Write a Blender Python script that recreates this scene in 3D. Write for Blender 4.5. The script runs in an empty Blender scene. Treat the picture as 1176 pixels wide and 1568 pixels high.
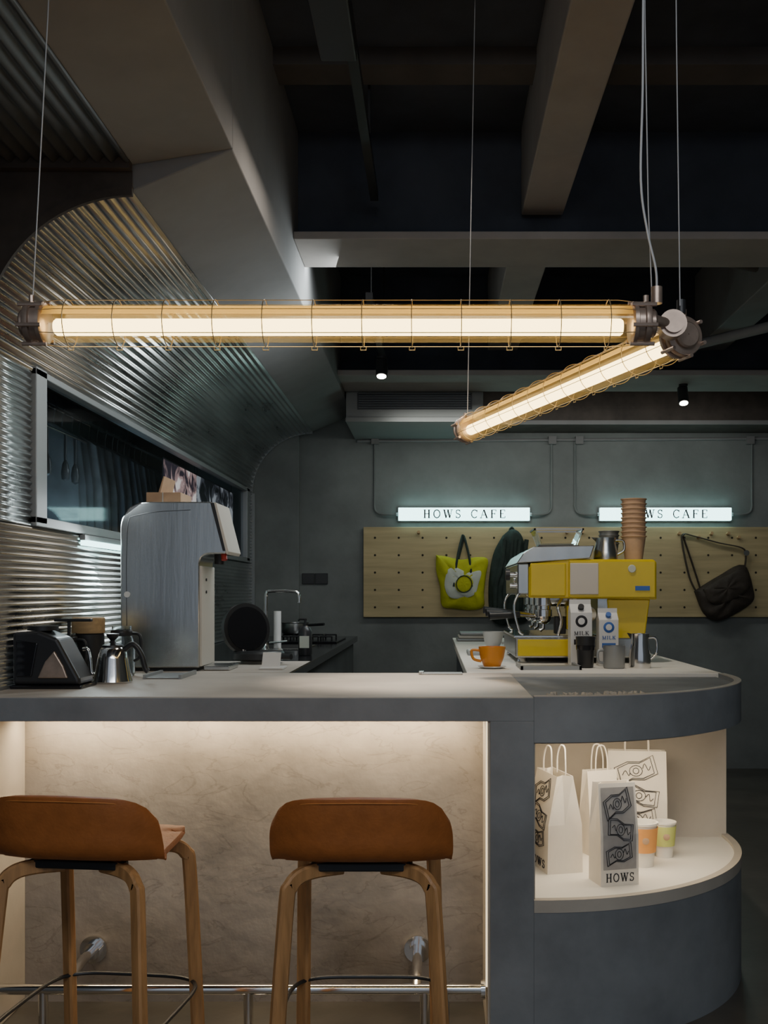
import bpy, bmesh, math, random
from mathutils import Vector, Matrix
random.seed(4)
sc = bpy.context.scene
COL = sc.collection

# ------------------------------------------------------------------ materials
def mat(name, col, rough=0.5, metal=0.0, nscale=0, namt=0.0, bump=0.0, bscale=None, emit=None, estr=0, trans=0, alpha=1, coat=0, stretch=None, rvar=0.0):
    m = bpy.data.materials.new(name); m.use_nodes = True
    nt = m.node_tree; b = nt.nodes['Principled BSDF']
    b.inputs['Base Color'].default_value = (*col, 1)
    b.inputs['Roughness'].default_value = rough
    b.inputs['Metallic'].default_value = metal
    if trans: b.inputs['Transmission Weight'].default_value = trans
    if alpha < 1: b.inputs['Alpha'].default_value = alpha
    if coat: b.inputs['Coat Weight'].default_value = coat
    if emit:
        b.inputs['Emission Color'].default_value = (*emit, 1)
        b.inputs['Emission Strength'].default_value = estr
    if nscale or bump:
        tc = nt.nodes.new('ShaderNodeTexCoord'); mp = nt.nodes.new('ShaderNodeMapping')
        nt.links.new(tc.outputs['Object'], mp.inputs['Vector'])
        if stretch: mp.inputs['Scale'].default_value = stretch
    if nscale:
        n = nt.nodes.new('ShaderNodeTexNoise'); n.inputs['Scale'].default_value = nscale
        n.inputs['Detail'].default_value = 6; n.inputs['Roughness'].default_value = 0.6
        nt.links.new(mp.outputs['Vector'], n.inputs['Vector'])
        r = nt.nodes.new('ShaderNodeValToRGB')
        r.color_ramp.elements[0].position = 0.3; r.color_ramp.elements[1].position = 0.7
        r.color_ramp.elements[0].color = (*[max(0, c*(1-namt)) for c in col], 1)
        r.color_ramp.elements[1].color = (*[min(1, c*(1+namt)) for c in col], 1)
        nt.links.new(n.outputs['Fac'], r.inputs['Fac'])
        nt.links.new(r.outputs['Color'], b.inputs['Base Color'])
        if rvar:
            mr = nt.nodes.new('ShaderNodeMapRange')
            mr.inputs['To Min'].default_value = max(0, rough-rvar); mr.inputs['To Max'].default_value = min(1, rough+rvar)
            nt.links.new(n.outputs['Fac'], mr.inputs['Value']); nt.links.new(mr.outputs['Result'], b.inputs['Roughness'])
    if bump:
        n2 = nt.nodes.new('ShaderNodeTexNoise'); n2.inputs['Scale'].default_value = bscale or 20
        n2.inputs['Detail'].default_value = 5
        nt.links.new(mp.outputs['Vector'], n2.inputs['Vector'])
        bp = nt.nodes.new('ShaderNodeBump'); bp.inputs['Strength'].default_value = bump; bp.inputs['Distance'].default_value = 0.01
        nt.links.new(n2.outputs['Fac'], bp.inputs['Height']); nt.links.new(bp.outputs['Normal'], b.inputs['Normal'])
    return m

def emat(name, col, s):
    m = bpy.data.materials.new(name); m.use_nodes = True; nt = m.node_tree
    nt.nodes.clear(); e = nt.nodes.new('ShaderNodeEmission'); o = nt.nodes.new('ShaderNodeOutputMaterial')
    e.inputs['Color'].default_value = (*col, 1); e.inputs['Strength'].default_value = s
    nt.links.new(e.outputs[0], o.inputs[0]); return m

M = {}
M['plaster'] = mat('plaster_grey', (.225, .237, .245), .75, 0, 2.2, .3, .35, 9)
M['top'] = mat('plaster_top', (.48, .43, .375), .5, 0, 3, .15, .15, 14, rvar=.15)
M['wallb'] = mat('wall_concrete', (.20, .213, .203), .85, 0, 1.6, .25, .3, 12)
M['wallr'] = mat('wall_dark', (.1, .1, .1), .85, 0, 1.6, .2, .2, 12)
M['floor'] = mat('floor_concrete', (.09, .082, .07), .35, 0, 2.5, .3, .1, 20)
M['ceil'] = mat('ceiling_dark', (.042, .048, .062), .9, 0, 2, .35)
M['ceilb'] = mat('ceiling_dark_brown', (.075, .066, .06), .9, 0, 2, .3)
M['beam'] = mat('beam_plaster', (.29, .265, .245), .85, 0, 3, .12)
M['soffit'] = mat('soffit_grey', (.22, .215, .21), .8, 0, 2, .15)
M['soffitL'] = mat('soffit_light', (.23, .23, .22), .8, 0, 2, .08)
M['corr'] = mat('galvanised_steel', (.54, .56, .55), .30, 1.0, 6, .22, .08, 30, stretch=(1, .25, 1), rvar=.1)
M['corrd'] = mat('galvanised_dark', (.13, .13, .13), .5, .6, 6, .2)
M['rust'] = mat('rust_brown', (.07, .055, .045), .7, .2, 8, .3)
M['steel'] = mat('brushed_steel', (.50, .51, .50), .26, 1, 12, .1, .04, 60, stretch=(1, 1, .1))
M['trim'] = mat('frame_grey', (.33, .34, .34), .45, .5)
M['wire'] = mat('steel_cable', (.5, .5, .5), .5, .2)
M['chrome'] = mat('chrome', (.75, .74, .72), .12, 1)
M['alum'] = mat('cast_bronze', (.45, .34, .27), .35, .7, 20, .2)
M['brass'] = mat('brass_wire', (.50, .40, .24), .4, .8)
M['black'] = mat('black_plastic', (.02, .02, .021), .4)
M['blackg'] = mat('black_gloss', (.012, .012, .014), .12)
M['leather'] = mat('cognac_leather', (.40, .125, .028), .5, 0, 30, .12, .12, 120)
M['leather2'] = mat('cognac_shell', (.55, .20, .05), .5, 0, 30, .1, .1, 120)
M['wood'] = mat('oak', (.46, .235, .09), .5, 0, 9, .3, .1, 30, stretch=(6, 6, .5))
M['ply'] = mat('plywood', (.50, .395, .21), .7, 0, 4, .18, .05, 30, stretch=(.4, 1, 5))
M['hole'] = mat('peg_hole', (.03, .025, .015), .9)
M['white'] = mat('white_ceramic', (.75, .74, .72), .3)
M['paper'] = mat('bag_paper', (.80, .74, .64), .85, 0, 10, .04, .15, 14)
M['paperd'] = mat('bag_print_grey', (.36, .34, .32), .8, 0, 14, .15)
M['ink'] = mat('ink', (.02, .02, .025), .7)
M['kraft'] = mat('kraft_cup', (.55, .36, .22), .75, 0, 20, .08)
M['orange'] = mat('orange_ceramic', (.75, .28, .03), .35)
M['orangec'] = mat('orange_card', (.80, .36, .10), .7)
M['greenc'] = mat('green_card', (.58, .62, .18), .7)
M['yellow'] = mat('yellow_enamel', (.68, .50, .015), .25, 0, 5, .06, coat=.4)
M['tote'] = mat('tote_yellow_green', (.46, .46, .015), .75, 0, 16, .12, .3, 25)
M['bagprint'] = mat('print_white', (.55, .58, .50), .7)
M['jacket'] = mat('jacket_green', (.022, .035, .028), .85, 0, 14, .35, .6, 16)
M['brownbag'] = mat('messenger_brown', (.05, .038, .028), .75, 0, 14, .3, .4, 20)
M['blue'] = mat('print_blue', (.05, .14, .45), .6)
M['glass'] = mat('clear_glass', (.9, .95, .95), .03, 0, trans=1)
M['wood2'] = mat('pine', (.5, .33, .16), .6, 0, 9, .2, stretch=(1, 6, 6))
M['red'] = mat('red_knob', (.4, .03, .02), .4)
M['shelf'] = mat('shelf_white', (.82, .78, .70), .6)
M['panelw'] = mat('panel_offwhite', (.60, .55, .48), .5)
M['winback'] = mat('window_room', (.15, .17, .20), .7, 0, 3, .4)
M['clothd'] = mat('cloth_dark', (.07, .075, .08), .9, 0, 6, .4)
M['clothv'] = mat('cloth_grey', (.13, .135, .14), .9, 0, 6, .5)
M['sign'] = emat('sign_light', (.55, .97, .95), 5.5)
M['core'] = emat('tube_core', (1.0, .77, .38), 8.0)
M['strip'] = emat('led_strip', (1.0, .80, .52), 6.0)
M['stripdim'] = emat('led_profile_dim', (1.0, .80, .52), 1.6)
M['spot'] = emat('spot_lamp', (1.0, .93, .8), 25)

def plaster_scuffed(name, col):
    m = mat(name, col, .7, 0, 3.2, .28, .7, 7); nt = m.node_tree; b = nt.nodes['Principled BSDF']
    src = b.inputs['Base Color'].links[0].from_socket
    tc = nt.nodes.new('ShaderNodeTexCoord'); mp = nt.nodes.new('ShaderNodeMapping'); mp.inputs['Rotation'].default_value = (0, .5, 0); mp.inputs['Scale'].default_value = (1, 1, 2.4)
    n = nt.nodes.new('ShaderNodeTexNoise'); n.inputs['Scale'].default_value = 3.0; n.inputs['Detail'].default_value = 8; n.inputs['Distortion'].default_value = 1.6
    r = nt.nodes.new('ShaderNodeValToRGB'); e = r.color_ramp.elements
    e[0].position = .485; e[0].color = (1, 1, 1, 1); e[1].position = .515; e[1].color = (1, 1, 1, 1)
    q = e.new(.5); q.color = (.76, .75, .74, 1)
    mx = nt.nodes.new('ShaderNodeMixRGB'); mx.blend_type = 'MULTIPLY'; mx.inputs[0].default_value = .9
    nt.links.new(tc.outputs['Object'], mp.inputs[0]); nt.links.new(mp.outputs[0], n.inputs['Vector']); nt.links.new(n.outputs['Fac'], r.inputs[0])
    nt.links.new(src, mx.inputs[1]); nt.links.new(r.outputs[0], mx.inputs[2]); nt.links.new(mx.outputs[0], b.inputs['Base Color'])
    return m
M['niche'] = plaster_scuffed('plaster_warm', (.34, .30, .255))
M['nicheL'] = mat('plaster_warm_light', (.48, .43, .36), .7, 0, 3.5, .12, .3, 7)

def photo_glow_mat(name, c1, c2, c3, es):
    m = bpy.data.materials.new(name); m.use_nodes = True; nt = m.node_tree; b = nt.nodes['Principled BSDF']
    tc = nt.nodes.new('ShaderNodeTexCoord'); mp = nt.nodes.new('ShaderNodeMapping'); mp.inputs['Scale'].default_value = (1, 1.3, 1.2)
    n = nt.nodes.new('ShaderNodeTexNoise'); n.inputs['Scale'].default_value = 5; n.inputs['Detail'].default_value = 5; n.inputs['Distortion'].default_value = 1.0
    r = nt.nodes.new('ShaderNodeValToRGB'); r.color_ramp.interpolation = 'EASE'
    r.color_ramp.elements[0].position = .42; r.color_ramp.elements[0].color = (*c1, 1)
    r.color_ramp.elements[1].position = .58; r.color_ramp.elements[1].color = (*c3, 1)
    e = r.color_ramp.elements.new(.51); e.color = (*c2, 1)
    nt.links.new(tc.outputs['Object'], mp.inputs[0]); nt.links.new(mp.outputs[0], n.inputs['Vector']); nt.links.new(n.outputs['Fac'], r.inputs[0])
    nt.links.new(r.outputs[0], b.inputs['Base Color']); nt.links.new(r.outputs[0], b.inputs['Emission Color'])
    b.inputs['Emission Strength'].default_value = es; b.inputs['Roughness'].default_value = .5; return m  # print colours also emitted, standing in for light falling on the prints
M['photo_bw'] = photo_glow_mat('photo_print_bw', (.01, .01, .012), (.10, .10, .12), (.60, .60, .63), .35)
M['photo_col'] = photo_glow_mat('photo_print_colour', (.03, .02, .03), (.45, .28, .26), (.90, .78, .72), .7)

def amber(name, mixv, tint, colr):
    m = bpy.data.materials.new(name); m.use_nodes = True; nt = m.node_tree; nt.nodes.clear()
    o = nt.nodes.new('ShaderNodeOutputMaterial')
    t = nt.nodes.new('ShaderNodeBsdfTransparent'); t.inputs[0].default_value = tint
    tr = nt.nodes.new('ShaderNodeBsdfTranslucent'); tr.inputs[0].default_value = colr
    g = nt.nodes.new('ShaderNodeBsdfGlossy'); g.inputs['Roughness'].default_value = .12; g.inputs[0].default_value = (.9, .8, .6, 1)
    a = nt.nodes.new('ShaderNodeMixShader'); a.inputs[0].default_value = mixv
    b = nt.nodes.new('ShaderNodeMixShader'); b.inputs[0].default_value = .05
    nt.links.new(t.outputs[0], a.inputs[1]); nt.links.new(tr.outputs[0], a.inputs[2])
    nt.links.new(a.outputs[0], b.inputs[1]); nt.links.new(g.outputs[0], b.inputs[2])
    nt.links.new(b.outputs[0], o.inputs[0]); return m
M['amber'] = amber('amber_glass', .06, (1, .94, .80, 1), (.85, .66, .34, 1))
M['shade'] = amber('amber_shade', .6, (1, .84, .54, 1), (.60, .45, .20, 1))

# ------------------------------------------------------------------ helpers
GROUPS = []
def group(name, loc=None, rotz=0, mw=None):
    e = bpy.data.objects.new(name, None); e.empty_display_size = .05; COL.objects.link(e)
    if mw is not None: e.matrix_world = mw; e['placed'] = 1
    elif loc is not None:
        e.matrix_world = Matrix.Translation(Vector(loc)) @ Matrix.Rotation(rotz, 4, 'Z'); e['placed'] = 1
    GROUPS.append(e); return e

def obj(name, verts, faces, m, par=None, smooth=False, bevel=0, seg=2, solid=0, sub=0):
    me = bpy.data.meshes.new(name); me.from_pydata([tuple(v) for v in verts], [], faces)
    bm = bmesh.new(); bm.from_mesh(me); bmesh.ops.recalc_face_normals(bm, faces=bm.faces); bm.to_mesh(me); bm.free()
    o = bpy.data.objects.new(name, me); COL.objects.link(o)
    if m: me.materials.append(M[m] if isinstance(m, str) else m)
    if smooth:
        for p in me.polygons: p.use_smooth = True
        try: me.set_sharp_from_angle(angle=math.radians(40))
        except Exception: pass
    if par: o.parent = par
    if solid:
        s = o.modifiers.new('s', 'SOLIDIFY'); s.thickness = solid; s.offset = 0
    if bevel:
        b = o.modifiers.new('b', 'BEVEL'); b.width = bevel; b.segments = seg; b.limit_method = 'ANGLE'; b.angle_limit = math.radians(40)
    if sub:
        s = o.modifiers.new('ss', 'SUBSURF'); s.levels = sub; s.render_levels = sub
    return o

def box(name, x0, x1, y0, y1, z0, z1, m, par=None, bevel=0, **k):
    v = [(x, y, z) for z in (z0, z1) for y in (y0, y1) for x in (x0, x1)]
    f = [(0, 2, 3, 1), (4, 5, 7, 6), (0, 1, 5, 4), (2, 6, 7, 3), (0, 4, 6, 2), (1, 3, 7, 5)]
    return obj(name, v, f, m, par, bevel=bevel, **k)

def prism(name, poly, a0, a1, m, par=None, axis='z', bevel=0, smooth=False, **k):
    def mk(p, a):
        if axis == 'z': return (p[0], p[1], a)
        if axis == 'y': return (p[0], a, p[1])
        return (a, p[0], p[1])
    n = len(poly)
    v = [mk(p, a0) for p in poly] + [mk(p, a1) for p in poly]
    f = [tuple(range(n)), tuple(range(2*n-1, n-1, -1))] + [(i, (i+1) % n, n+(i+1) % n, n+i) for i in range(n)]
    return obj(name, v, f, m, par, bevel=bevel, smooth=smooth, **k)

def catmull(pts, n=8):
    P = [Vector(p) for p in pts]; out = []
    for i in range(len(P)-1):
        p0 = P[max(0, i-1)]; p1 = P[i]; p2 = P[i+1]; p3 = P[min(len(P)-1, i+2)]
        for j in range(n):
            t = j/n
            out.append(.5*((2*p1)+(-p0+p2)*t+(2*p0-5*p1+4*p2-p3)*t*t+(-p0+3*p1-3*p2+p3)*t**3))
    out.append(P[-1]); return out

def tube(name, pts, r, m, par=None, smooth=0, seg=10, closed=False, w=None, h=None, up=(0, 0, 1), r2=None):
    P = catmull(pts, smooth) if smooth else [Vector(p) for p in pts]
    n = len(P); V = []; up = Vector(up)
    if w:
        c = .2*min(w, h)
        sec = [(-w/2+c, -h/2), (w/2-c, -h/2), (w/2, -h/2+c), (w/2, h/2-c), (w/2-c, h/2), (-w/2+c, h/2), (-w/2, h/2-c), (-w/2, -h/2+c)]
    else:
        sec = [(math.cos(2*math.pi*i/seg), math.sin(2*math.pi*i/seg)) for i in range(seg)]
    s = len(sec); prev = None
    for i, p in enumerate(P):
        if closed: t = (P[(i+1) % n]-P[i-1])
        else: t = P[min(n-1, i+1)]-P[max(0, i-1)]
        t.normalize()
        if prev is None:
            a = up.cross(t)
            if a.length < 1e-3: a = Vector((1, 0, 0)).cross(t)
        else: a = prev-t*prev.dot(t)
        a.normalize(); prev = a; b = t.cross(a)
        rr = 1 if w else (r if r2 is None else r+(r2-r)*i/(n-1))
        for q in sec: V.append(p+a*q[0]*rr+b*q[1]*rr)
    F = []
    for i in range(n if closed else n-1):
        for j in range(s):
            k = (i+1) % n
            F.append((i*s+j, i*s+(j+1) % s, k*s+(j+1) % s, k*s+j))
    if not closed: F += [tuple(range(s)), tuple(range((n-1)*s, n*s))]
    return obj(name, V, F, m, par, smooth=True)

def cyl(name, p0, p1, r, m, par=None, r2=None, seg=28):
    return tube(name, [p0, p1], r, m, par, seg=seg, r2=r2)

def lathe(name, prof, c, m, par=None, seg=36, axis='z', a0=0, a1=360):
    V = []; F = []; full = (a1-a0 == 360); ns = seg if full else seg+1
    for r, z in prof:
        for i in range(ns):
            a = math.radians(a0+(a1-a0)*i/seg)
            if axis == 'z': V.append((c[0]+r*math.cos(a), c[1]+r*math.sin(a), c[2]+z))
            elif axis == 'y': V.append((c[0]+r*math.cos(a), c[1]+z, c[2]+r*math.sin(a)))
            else: V.append((c[0]+z, c[1]+r*math.cos(a), c[2]+r*math.sin(a)))
    for k in range(len(prof)-1):
        for i in range(seg):
            j = (i+1) % ns
            F.append((k*ns+i, k*ns+j, (k+1)*ns+j, (k+1)*ns+i))
    return obj(name, V, F, m, par, smooth=True)

def pillow(name, outline, y, d, m, par=None):
    o = catmull([(p[0], 0, p[1]) for p in outline+[outline[0]]], 5)[:-1]
    cx = sum(p.x for p in o)/len(o); cz = sum(p.z for p in o)/len(o)
    V = []; n = len(o); ss = [1, 1, .93, .8, .6, .35]
    for k, s in enumerate(ss):
        off = 0 if k == 0 else d*(.35+.65*math.sqrt(max(0, 1-s*s)))
        for i, p in enumerate(o):
            w = off*(1+.12*math.sin(7*i*2*math.pi/n+k)) if k else 0
            V.append((cx+(p.x-cx)*s, y-w, cz+(p.z-cz)*s))
    V.append((cx, y-d*1.02, cz)); F = [tuple(range(n))]
    for k in range(len(ss)-1):
        for i in range(n): F.append((k*n+i, k*n+(i+1) % n, (k+1)*n+(i+1) % n, (k+1)*n+i))
    b = (len(ss)-1)*n
    for i in range(n): F.append((b+i, b+(i+1) % n, len(V)-1))
    return obj(name, V, F, m, par, smooth=True)

def arcl(cx, cy, rx, ry, a0, a1, n=16): return [(cx+rx*math.cos(math.radians(a0+(a1-a0)*i/n)), cy+ry*math.sin(math.radians(a0+(a1-a0)*i/n))) for i in range(n+1)]
T = .17; t_ = .085
def serif(x, y): return ([(x-.14, y), (x+.14, y)], t_)
GL = {
 'H': (.9, [([(.2, 0), (.2, 1)], T), ([(.7, 0), (.7, 1)], T), ([(.2, .5), (.7, .5)], t_), serif(.2, .03), serif(.2, .97), serif(.7, .03), serif(.7, .97)]),
 'O': (.95, [(arcl(.47, .5, .36, .46, 0, 360, 28), .13)]),
 'W': (1.15, [([(.12, 1), (.36, .02)], T), ([(.36, .02), (.57, .95)], t_), ([(.57, .95), (.80, .02)], T), ([(.80, .02), (1.02, 1)], t_), serif(.12, .97), serif(.57, .97), serif(1.02, .97)]),
 'S': (.72, [(arcl(.36, .735, .22, .225, 30, 250, 14)[0:]+arcl(.36, .265, .24, .225, 90, -150, 14), .11), ([(.57, .98), (.57, .72)], t_), ([(.13, .30), (.13, .02)], t_)]),
 'C': (.85, [(arcl(.47, .5, .36, .46, 45, 320, 24), .12), ([(.77, .98), (.77, .68)], t_)]),
 'A': (.95, [([(.12, .02), (.46, 1)], t_), ([(.46, 1), (.82, .02)], T), ([(.26, .36), (.68, .36)], t_), serif(.12, .03), serif(.82, .03)]),
 'F': (.78, [([(.2, 0), (.2, 1)], T), ([(.2, .96), (.7, .96)], t_), ([(.2, .52), (.55, .52)], t_), ([(.69, .99), (.69, .76)], t_), ([(.55, .62), (.55, .40)], t_), serif(.2, .03)]),
 'E': (.8, [([(.2, 0), (.2, 1)], T), ([(.2, .96), (.7, .96)], t_), ([(.2, .52), (.55, .52)], t_), ([(.2, .04), (.72, .04)], t_), ([(.69, .99), (.69, .76)], t_), ([(.71, .01), (.71, .24)], t_)]),
 'M': (1.1, [([(.18, 0), (.18, 1)], t_), ([(.18, 1), (.54, .05)], T), ([(.54, .05), (.9, 1)], t_), ([(.9, 0), (.9, 1)], T), serif(.18, .03), serif(.9, .03)]),
 'I': (.4, [([(.2, 0), (.2, 1)], T), serif(.2, .03), serif(.2, .97)]),
 'L': (.75, [([(.2, 0), (.2, 1)], T), ([(.2, .04), (.68, .04)], t_), ([(.67, .01), (.67, .26)], t_), serif(.2, .97)]),
 'K': (.9, [([(.2, 0), (.2, 1)], T), ([(.25, .45), (.72, .98)], t_), ([(.38, .58), (.78, .02)], T), serif(.2, .03), serif(.2, .97), serif(.72, .97), serif(.78, .03)]),
 ' ': (.6, []),
}
def text(name, s, x, y, z, width, height, m, par=None, spacing=.12):
    adv = []; tot = 0
    for ch in s: adv.append(tot); tot += GL[ch][0]+spacing
    tot -= spacing; sx = width/tot; V = []; F = []
    for ch, a in zip(s, adv):
        for pts, wd in GL[ch][1]:
            P = [Vector(((a+p[0])*sx, p[1]*height)) for p in pts]; wdd = wd*min(sx, height)
            b = len(V)
            for i, p in enumerate(P):
                d = (P[min(len(P)-1, i+1)]-P[max(0, i-1)]).normalized(); nn = Vector((-d.y, d.x))*wdd/2
                V += [(x+p.x+nn.x, y, z+p.y+nn.y), (x+p.x-nn.x, y, z+p.y-nn.y)]
            for i in range(len(P)-1): F.append((b+2*i, b+2*i+1, b+2*i+3, b+2*i+2))
    return obj(name, V, F, m, par, solid=.0012)

def area(name, loc, target, sx, sy, power, col, par=None, spread=None):
    l = bpy.data.lights.new(name, 'AREA'); l.shape = 'RECTANGLE'; l.size = sx; l.size_y = sy; l.energy = power; l.color = col
    if spread: l.spread = spread
    o = bpy.data.objects.new(name, l); COL.objects.link(o)
    d = Vector(target)-Vector(loc)
    o.matrix_world = Matrix.Translation(Vector(loc)) @ d.to_track_quat('-Z', 'Y').to_matrix().to_4x4()
    if par: o.parent = par; o.matrix_parent_inverse = par.matrix_world.inverted()
    return o
def spot(name, loc, target, power, col, ang=60, par=None, size=.03, blend=.6):
    l = bpy.data.lights.new(name, 'SPOT'); l.energy = power; l.color = col; l.spot_size = math.radians(ang); l.spot_blend = blend; l.shadow_soft_size = size
    o = bpy.data.objects.new(name, l); COL.objects.link(o)
    d = Vector(target)-Vector(loc)
    o.matrix_world = Matrix.Translation(Vector(loc)) @ d.to_track_quat('-Z', 'Y').to_matrix().to_4x4()
    if par: o.parent = par
    return o

# ------------------------------------------------------------------ room shell
CEIL = 3.5
box('floor', -2.6, 3.4, -1.5, 8.2, -.1, 0, 'floor')
box('ceiling', -2.6, 3.4, -1.5, 8.2, CEIL, CEIL+.1, 'ceil')
box('wall_back', -2.6, 3.4, 8.0, 8.2, 0, CEIL, 'wallb')
box('wall_left', -2.6, -2.4, -1.5, 8.0, 0, CEIL, 'wallr')
box('wall_right', 3.2, 3.4, -1.5, 8.0, 0, CEIL, 'wallb')
box('trim_1', -1.42, -1.05, 7.94, 7.998, 0, 2.66, 'wallb', bevel=.004)

def beam(x0, x1, y0, y1, z0, m='beam', web=None, ztop=CEIL):
    g = group('ceiling_beam')
    if web:
        box('flange', x0, x1, y0, y1, z0, z0+.035, m, g, bevel=.004)
        box('web', x0, x1, web[0], web[1], z0+.035, ztop, 'ceil', g)
    else: box('body', x0, x1, y0, y1, z0, ztop, m, g, bevel=.006)
beam(-.63, 3.2, 4.58, 4.98, 2.95, web=(4.74, 4.82))
beam(-.63, 3.2, 6.66, 7.2, 2.786, web=(6.9, 7.0))
beam(.40, .59, -.5, 4.70, 3.10)
beam(.36, .56, 4.86, 6.88, 3.0)
beam(1.75, 1.95, 4.86, 6.88, 3.0, m='soffit')
beam(2.0, 2.2, -.5, 4.70, 3.10, m='soffit')
g = group('ceiling_batten_set')
for i, y in enumerate((2.6, 3.3, 4.0, 5.4, 6.0)): box('batten_%d' % i, -.63, 3.2, y, y+.16, CEIL-.07, CEIL, 'ceilb', g)
g = group('ceiling_soffit')
prism('soffit_body', [(-2.4, 2.70), (-.945, 2.62), (-.63, 2.75), (-.63, CEIL), (-2.4, CEIL)], 3.2, 7.93, 'soffit', g, 'y', bevel=.004)
prism('soffit_front', [(-.945, 2.70), (-.63, 2.752), (-.63, CEIL), (-.945, CEIL)], .2, 3.2, 'soffit', g, 'y', bevel=.004)
g = group('air_conditioner_housing')
box('housing', -.62, .345, 7.2, 7.99, 2.57, 2.786, 'soffitL', g, bevel=.004)
box('grille_recess', -.54, .265, 7.19, 7.21, 2.66, 2.775, 'black', g)
for i in range(7):
    z = 2.668+i*.0165
    prism('louver_%d' % i, [(7.175, z), (7.195, z+.009), (7.195, z+.011), (7.175, z+.002)], -.53, .255, 'trim', g, 'x')
box('drop_rail', -.62, .345, 7.17, 7.2, 2.57, 2.60, 'soffitL', g)
g = group('rear_ceiling_bulkhead')
box('bulkhead', .345, 3.2, 7.6, 7.99, 2.62, CEIL, 'rust', g)
box('bulkhead_edge', .345, 3.2, 7.585, 7.6, 2.62, 2.65, 'soffit', g)
g = group('ceiling_duct_pipe')
tube('pipe', [(.9, 7.3, 2.88), (1.5, 6.3, 2.87), (2.6, 4.98, 2.90)], .03, 'soffit', g)
tube('pipe_b', [(1.0, 5.3, 3.2), (1.9, 5.6, 3.15), (3.1, 5.9, 3.1)], .05, 'ceilb', g)

def spotfix(x, y, z, ztop, tgt, on=True, power=30):
    g = group('ceiling_spotlight')
    cyl('stem', (x, y, z+.06), (x, y, ztop), .008, 'black', g)
    cyl('mount', (x, y, ztop-.012), (x, y, ztop), .03, 'black', g)
    d = (Vector(tgt)-Vector((x, y, z))).normalized(); p = Vector((x, y, z))
    cyl('can', p-d*.07, p+d*.05, .035, 'black', g)
    cyl('lens', p+d*.05, p+d*.052, .028, 'spot' if on else 'black', g)
    if on: spot('beam_light', p+d*.06, tgt, power, (1, .88, .7), 70, g)
g = group('lighting_track')
box('rail', -.285, -.25, 2.2, 4.58, 3.12, 3.16, 'black', g)
box('rail_hanger_a', -.272, -.262, 2.6, 2.62, 3.16, CEIL, 'black', g)
box('rail_hanger_b', -.272, -.262, 4.2, 4.22, 3.16, CEIL, 'black', g)
box('driver', -.36, -.245, 2.75, 3.25, 3.05, 3.12, 'black', g, bevel=.006)
g = group('lighting_track')
box('rail', -.335, -.30, 5.0, 6.65, 2.80, 2.835, 'black', g)
for y in (5.2, 6.5): cyl('rail_hanger', (-.318, y, 2.83), (-.318, y, CEIL), .004, 'black', g, seg=8)
spotfix(-.318, 6.2, 2.725, 2.80, (-.32, 5.7, 1.2), True, 22)
spotfix(-.318, 5.3, 2.72, 2.80, (-1, 5.0, 1.0), False)
spotfix(1.69, 6.95, 2.70, 2.786, (1.66, 6.2, 1.0), True, 22)

# ------------------------------------------------------------------ corrugated partition & arch
XW = -1.41; R = .47; ZS = 2.14
def corr(name, path, y0, y1, m, par, pitch=.024, amp=.0045):
    P = [Vector((p[0], p[1])) for p in path]
    L = [0]
    for i in range(1, len(P)): L.append(L[-1]+(P[i]-P[i-1]).length)
    N = max(4, int(L[-1]/pitch*10)); pts = []; k = 0
    for i in range(N+1):
        s = L[-1]*i/N
        while k < len(P)-2 and L[k+1] < s: k += 1
        t = (s-L[k])/max(1e-9, L[k+1]-L[k]); p = P[k].lerp(P[k+1], t); d = (P[k+1]-P[k]).normalized()
        nrm = Vector((d.y, -d.x)); pts.append(p+nrm*amp*math.sin(2*math.pi*s/pitch))
    V = [(p.x, y0, p.y) for p in pts]+[(p.x, y1, p.y) for p in pts]; n = len(pts)
    F = [(i, i+1, n+i+1, n+i) for i in range(n-1)]
    o = obj(name, V, F, m, par, smooth=False, solid=.002)
    for p in o.data.polygons: p.use_smooth = True
    return o
g = group('corrugated_metal_partition')
def lin(z0, z1, n=40): return [(XW, z0+(z1-z0)*i/n) for i in range(n+1)]
corr('sheet_lower', lin(1.055, 1.60), 3.2, 7.9, 'corr', g)
corr('sheet_near_pier', lin(1.60, 2.14), 3.2, 3.58, 'corr', g)
corr('sheet_far_pier', lin(1.60, 2.14), 7.72, 7.9, 'corr', g)
arc = [(XW+R-R*math.cos(a), ZS+R*math.sin(a)) for a in [math.pi/2*i/40 for i in range(41)]]
corr('arched_sheet', arc, 3.2, 7.9, 'corr', g, pitch=.034, amp=.0065)
def arcstrip(name, y0, y1, m, w=.02):
    a2 = [(XW+R-(R+w)*math.cos(a), ZS+(R+w)*math.sin(a)) for a in [math.pi/2*i/24 for i in range(25)]]
    a1 = [(XW+R-(R-w*.4)*math.cos(a), ZS+(R-w*.4)*math.sin(a)) for a in [math.pi/2*i/24 for i in range(25)]]
    V = []
    for y in (y0, y1):
        V += [(p[0], y, p[1]) for p in a1]+[(p[0], y, p[1]) for p in a2]
    n = 25; F = []
    for i in range(n-1):
        F += [(i, i+1, n+i+1, n+i), (2*n+i, 3*n+i, 3*n+i+1, 2*n+i+1), (i, 2*n+i, 2*n+i+1, i+1), (n+i, n+i+1, 3*n+i+1, 3*n+i)]
    F += [(0, n, 3*n, 2*n), (n-1, 3*n-1, 4*n-1, 2*n-1)]
    obj(name, V, F, m, g)
arcstrip('near_edge_trim', 3.185, 3.2, 'rust'); arcstrip('far_edge_trim', 7.9, 7.93, 'trim')
box('far_edge_post', XW-.01, XW+.025, 7.9, 7.93, 1.05, 2.14, 'trim', g)
box('bottom_channel', XW-.03, XW+.012, 3.2, 7.9, 1.051, 1.06, 'trim', g)
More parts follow.
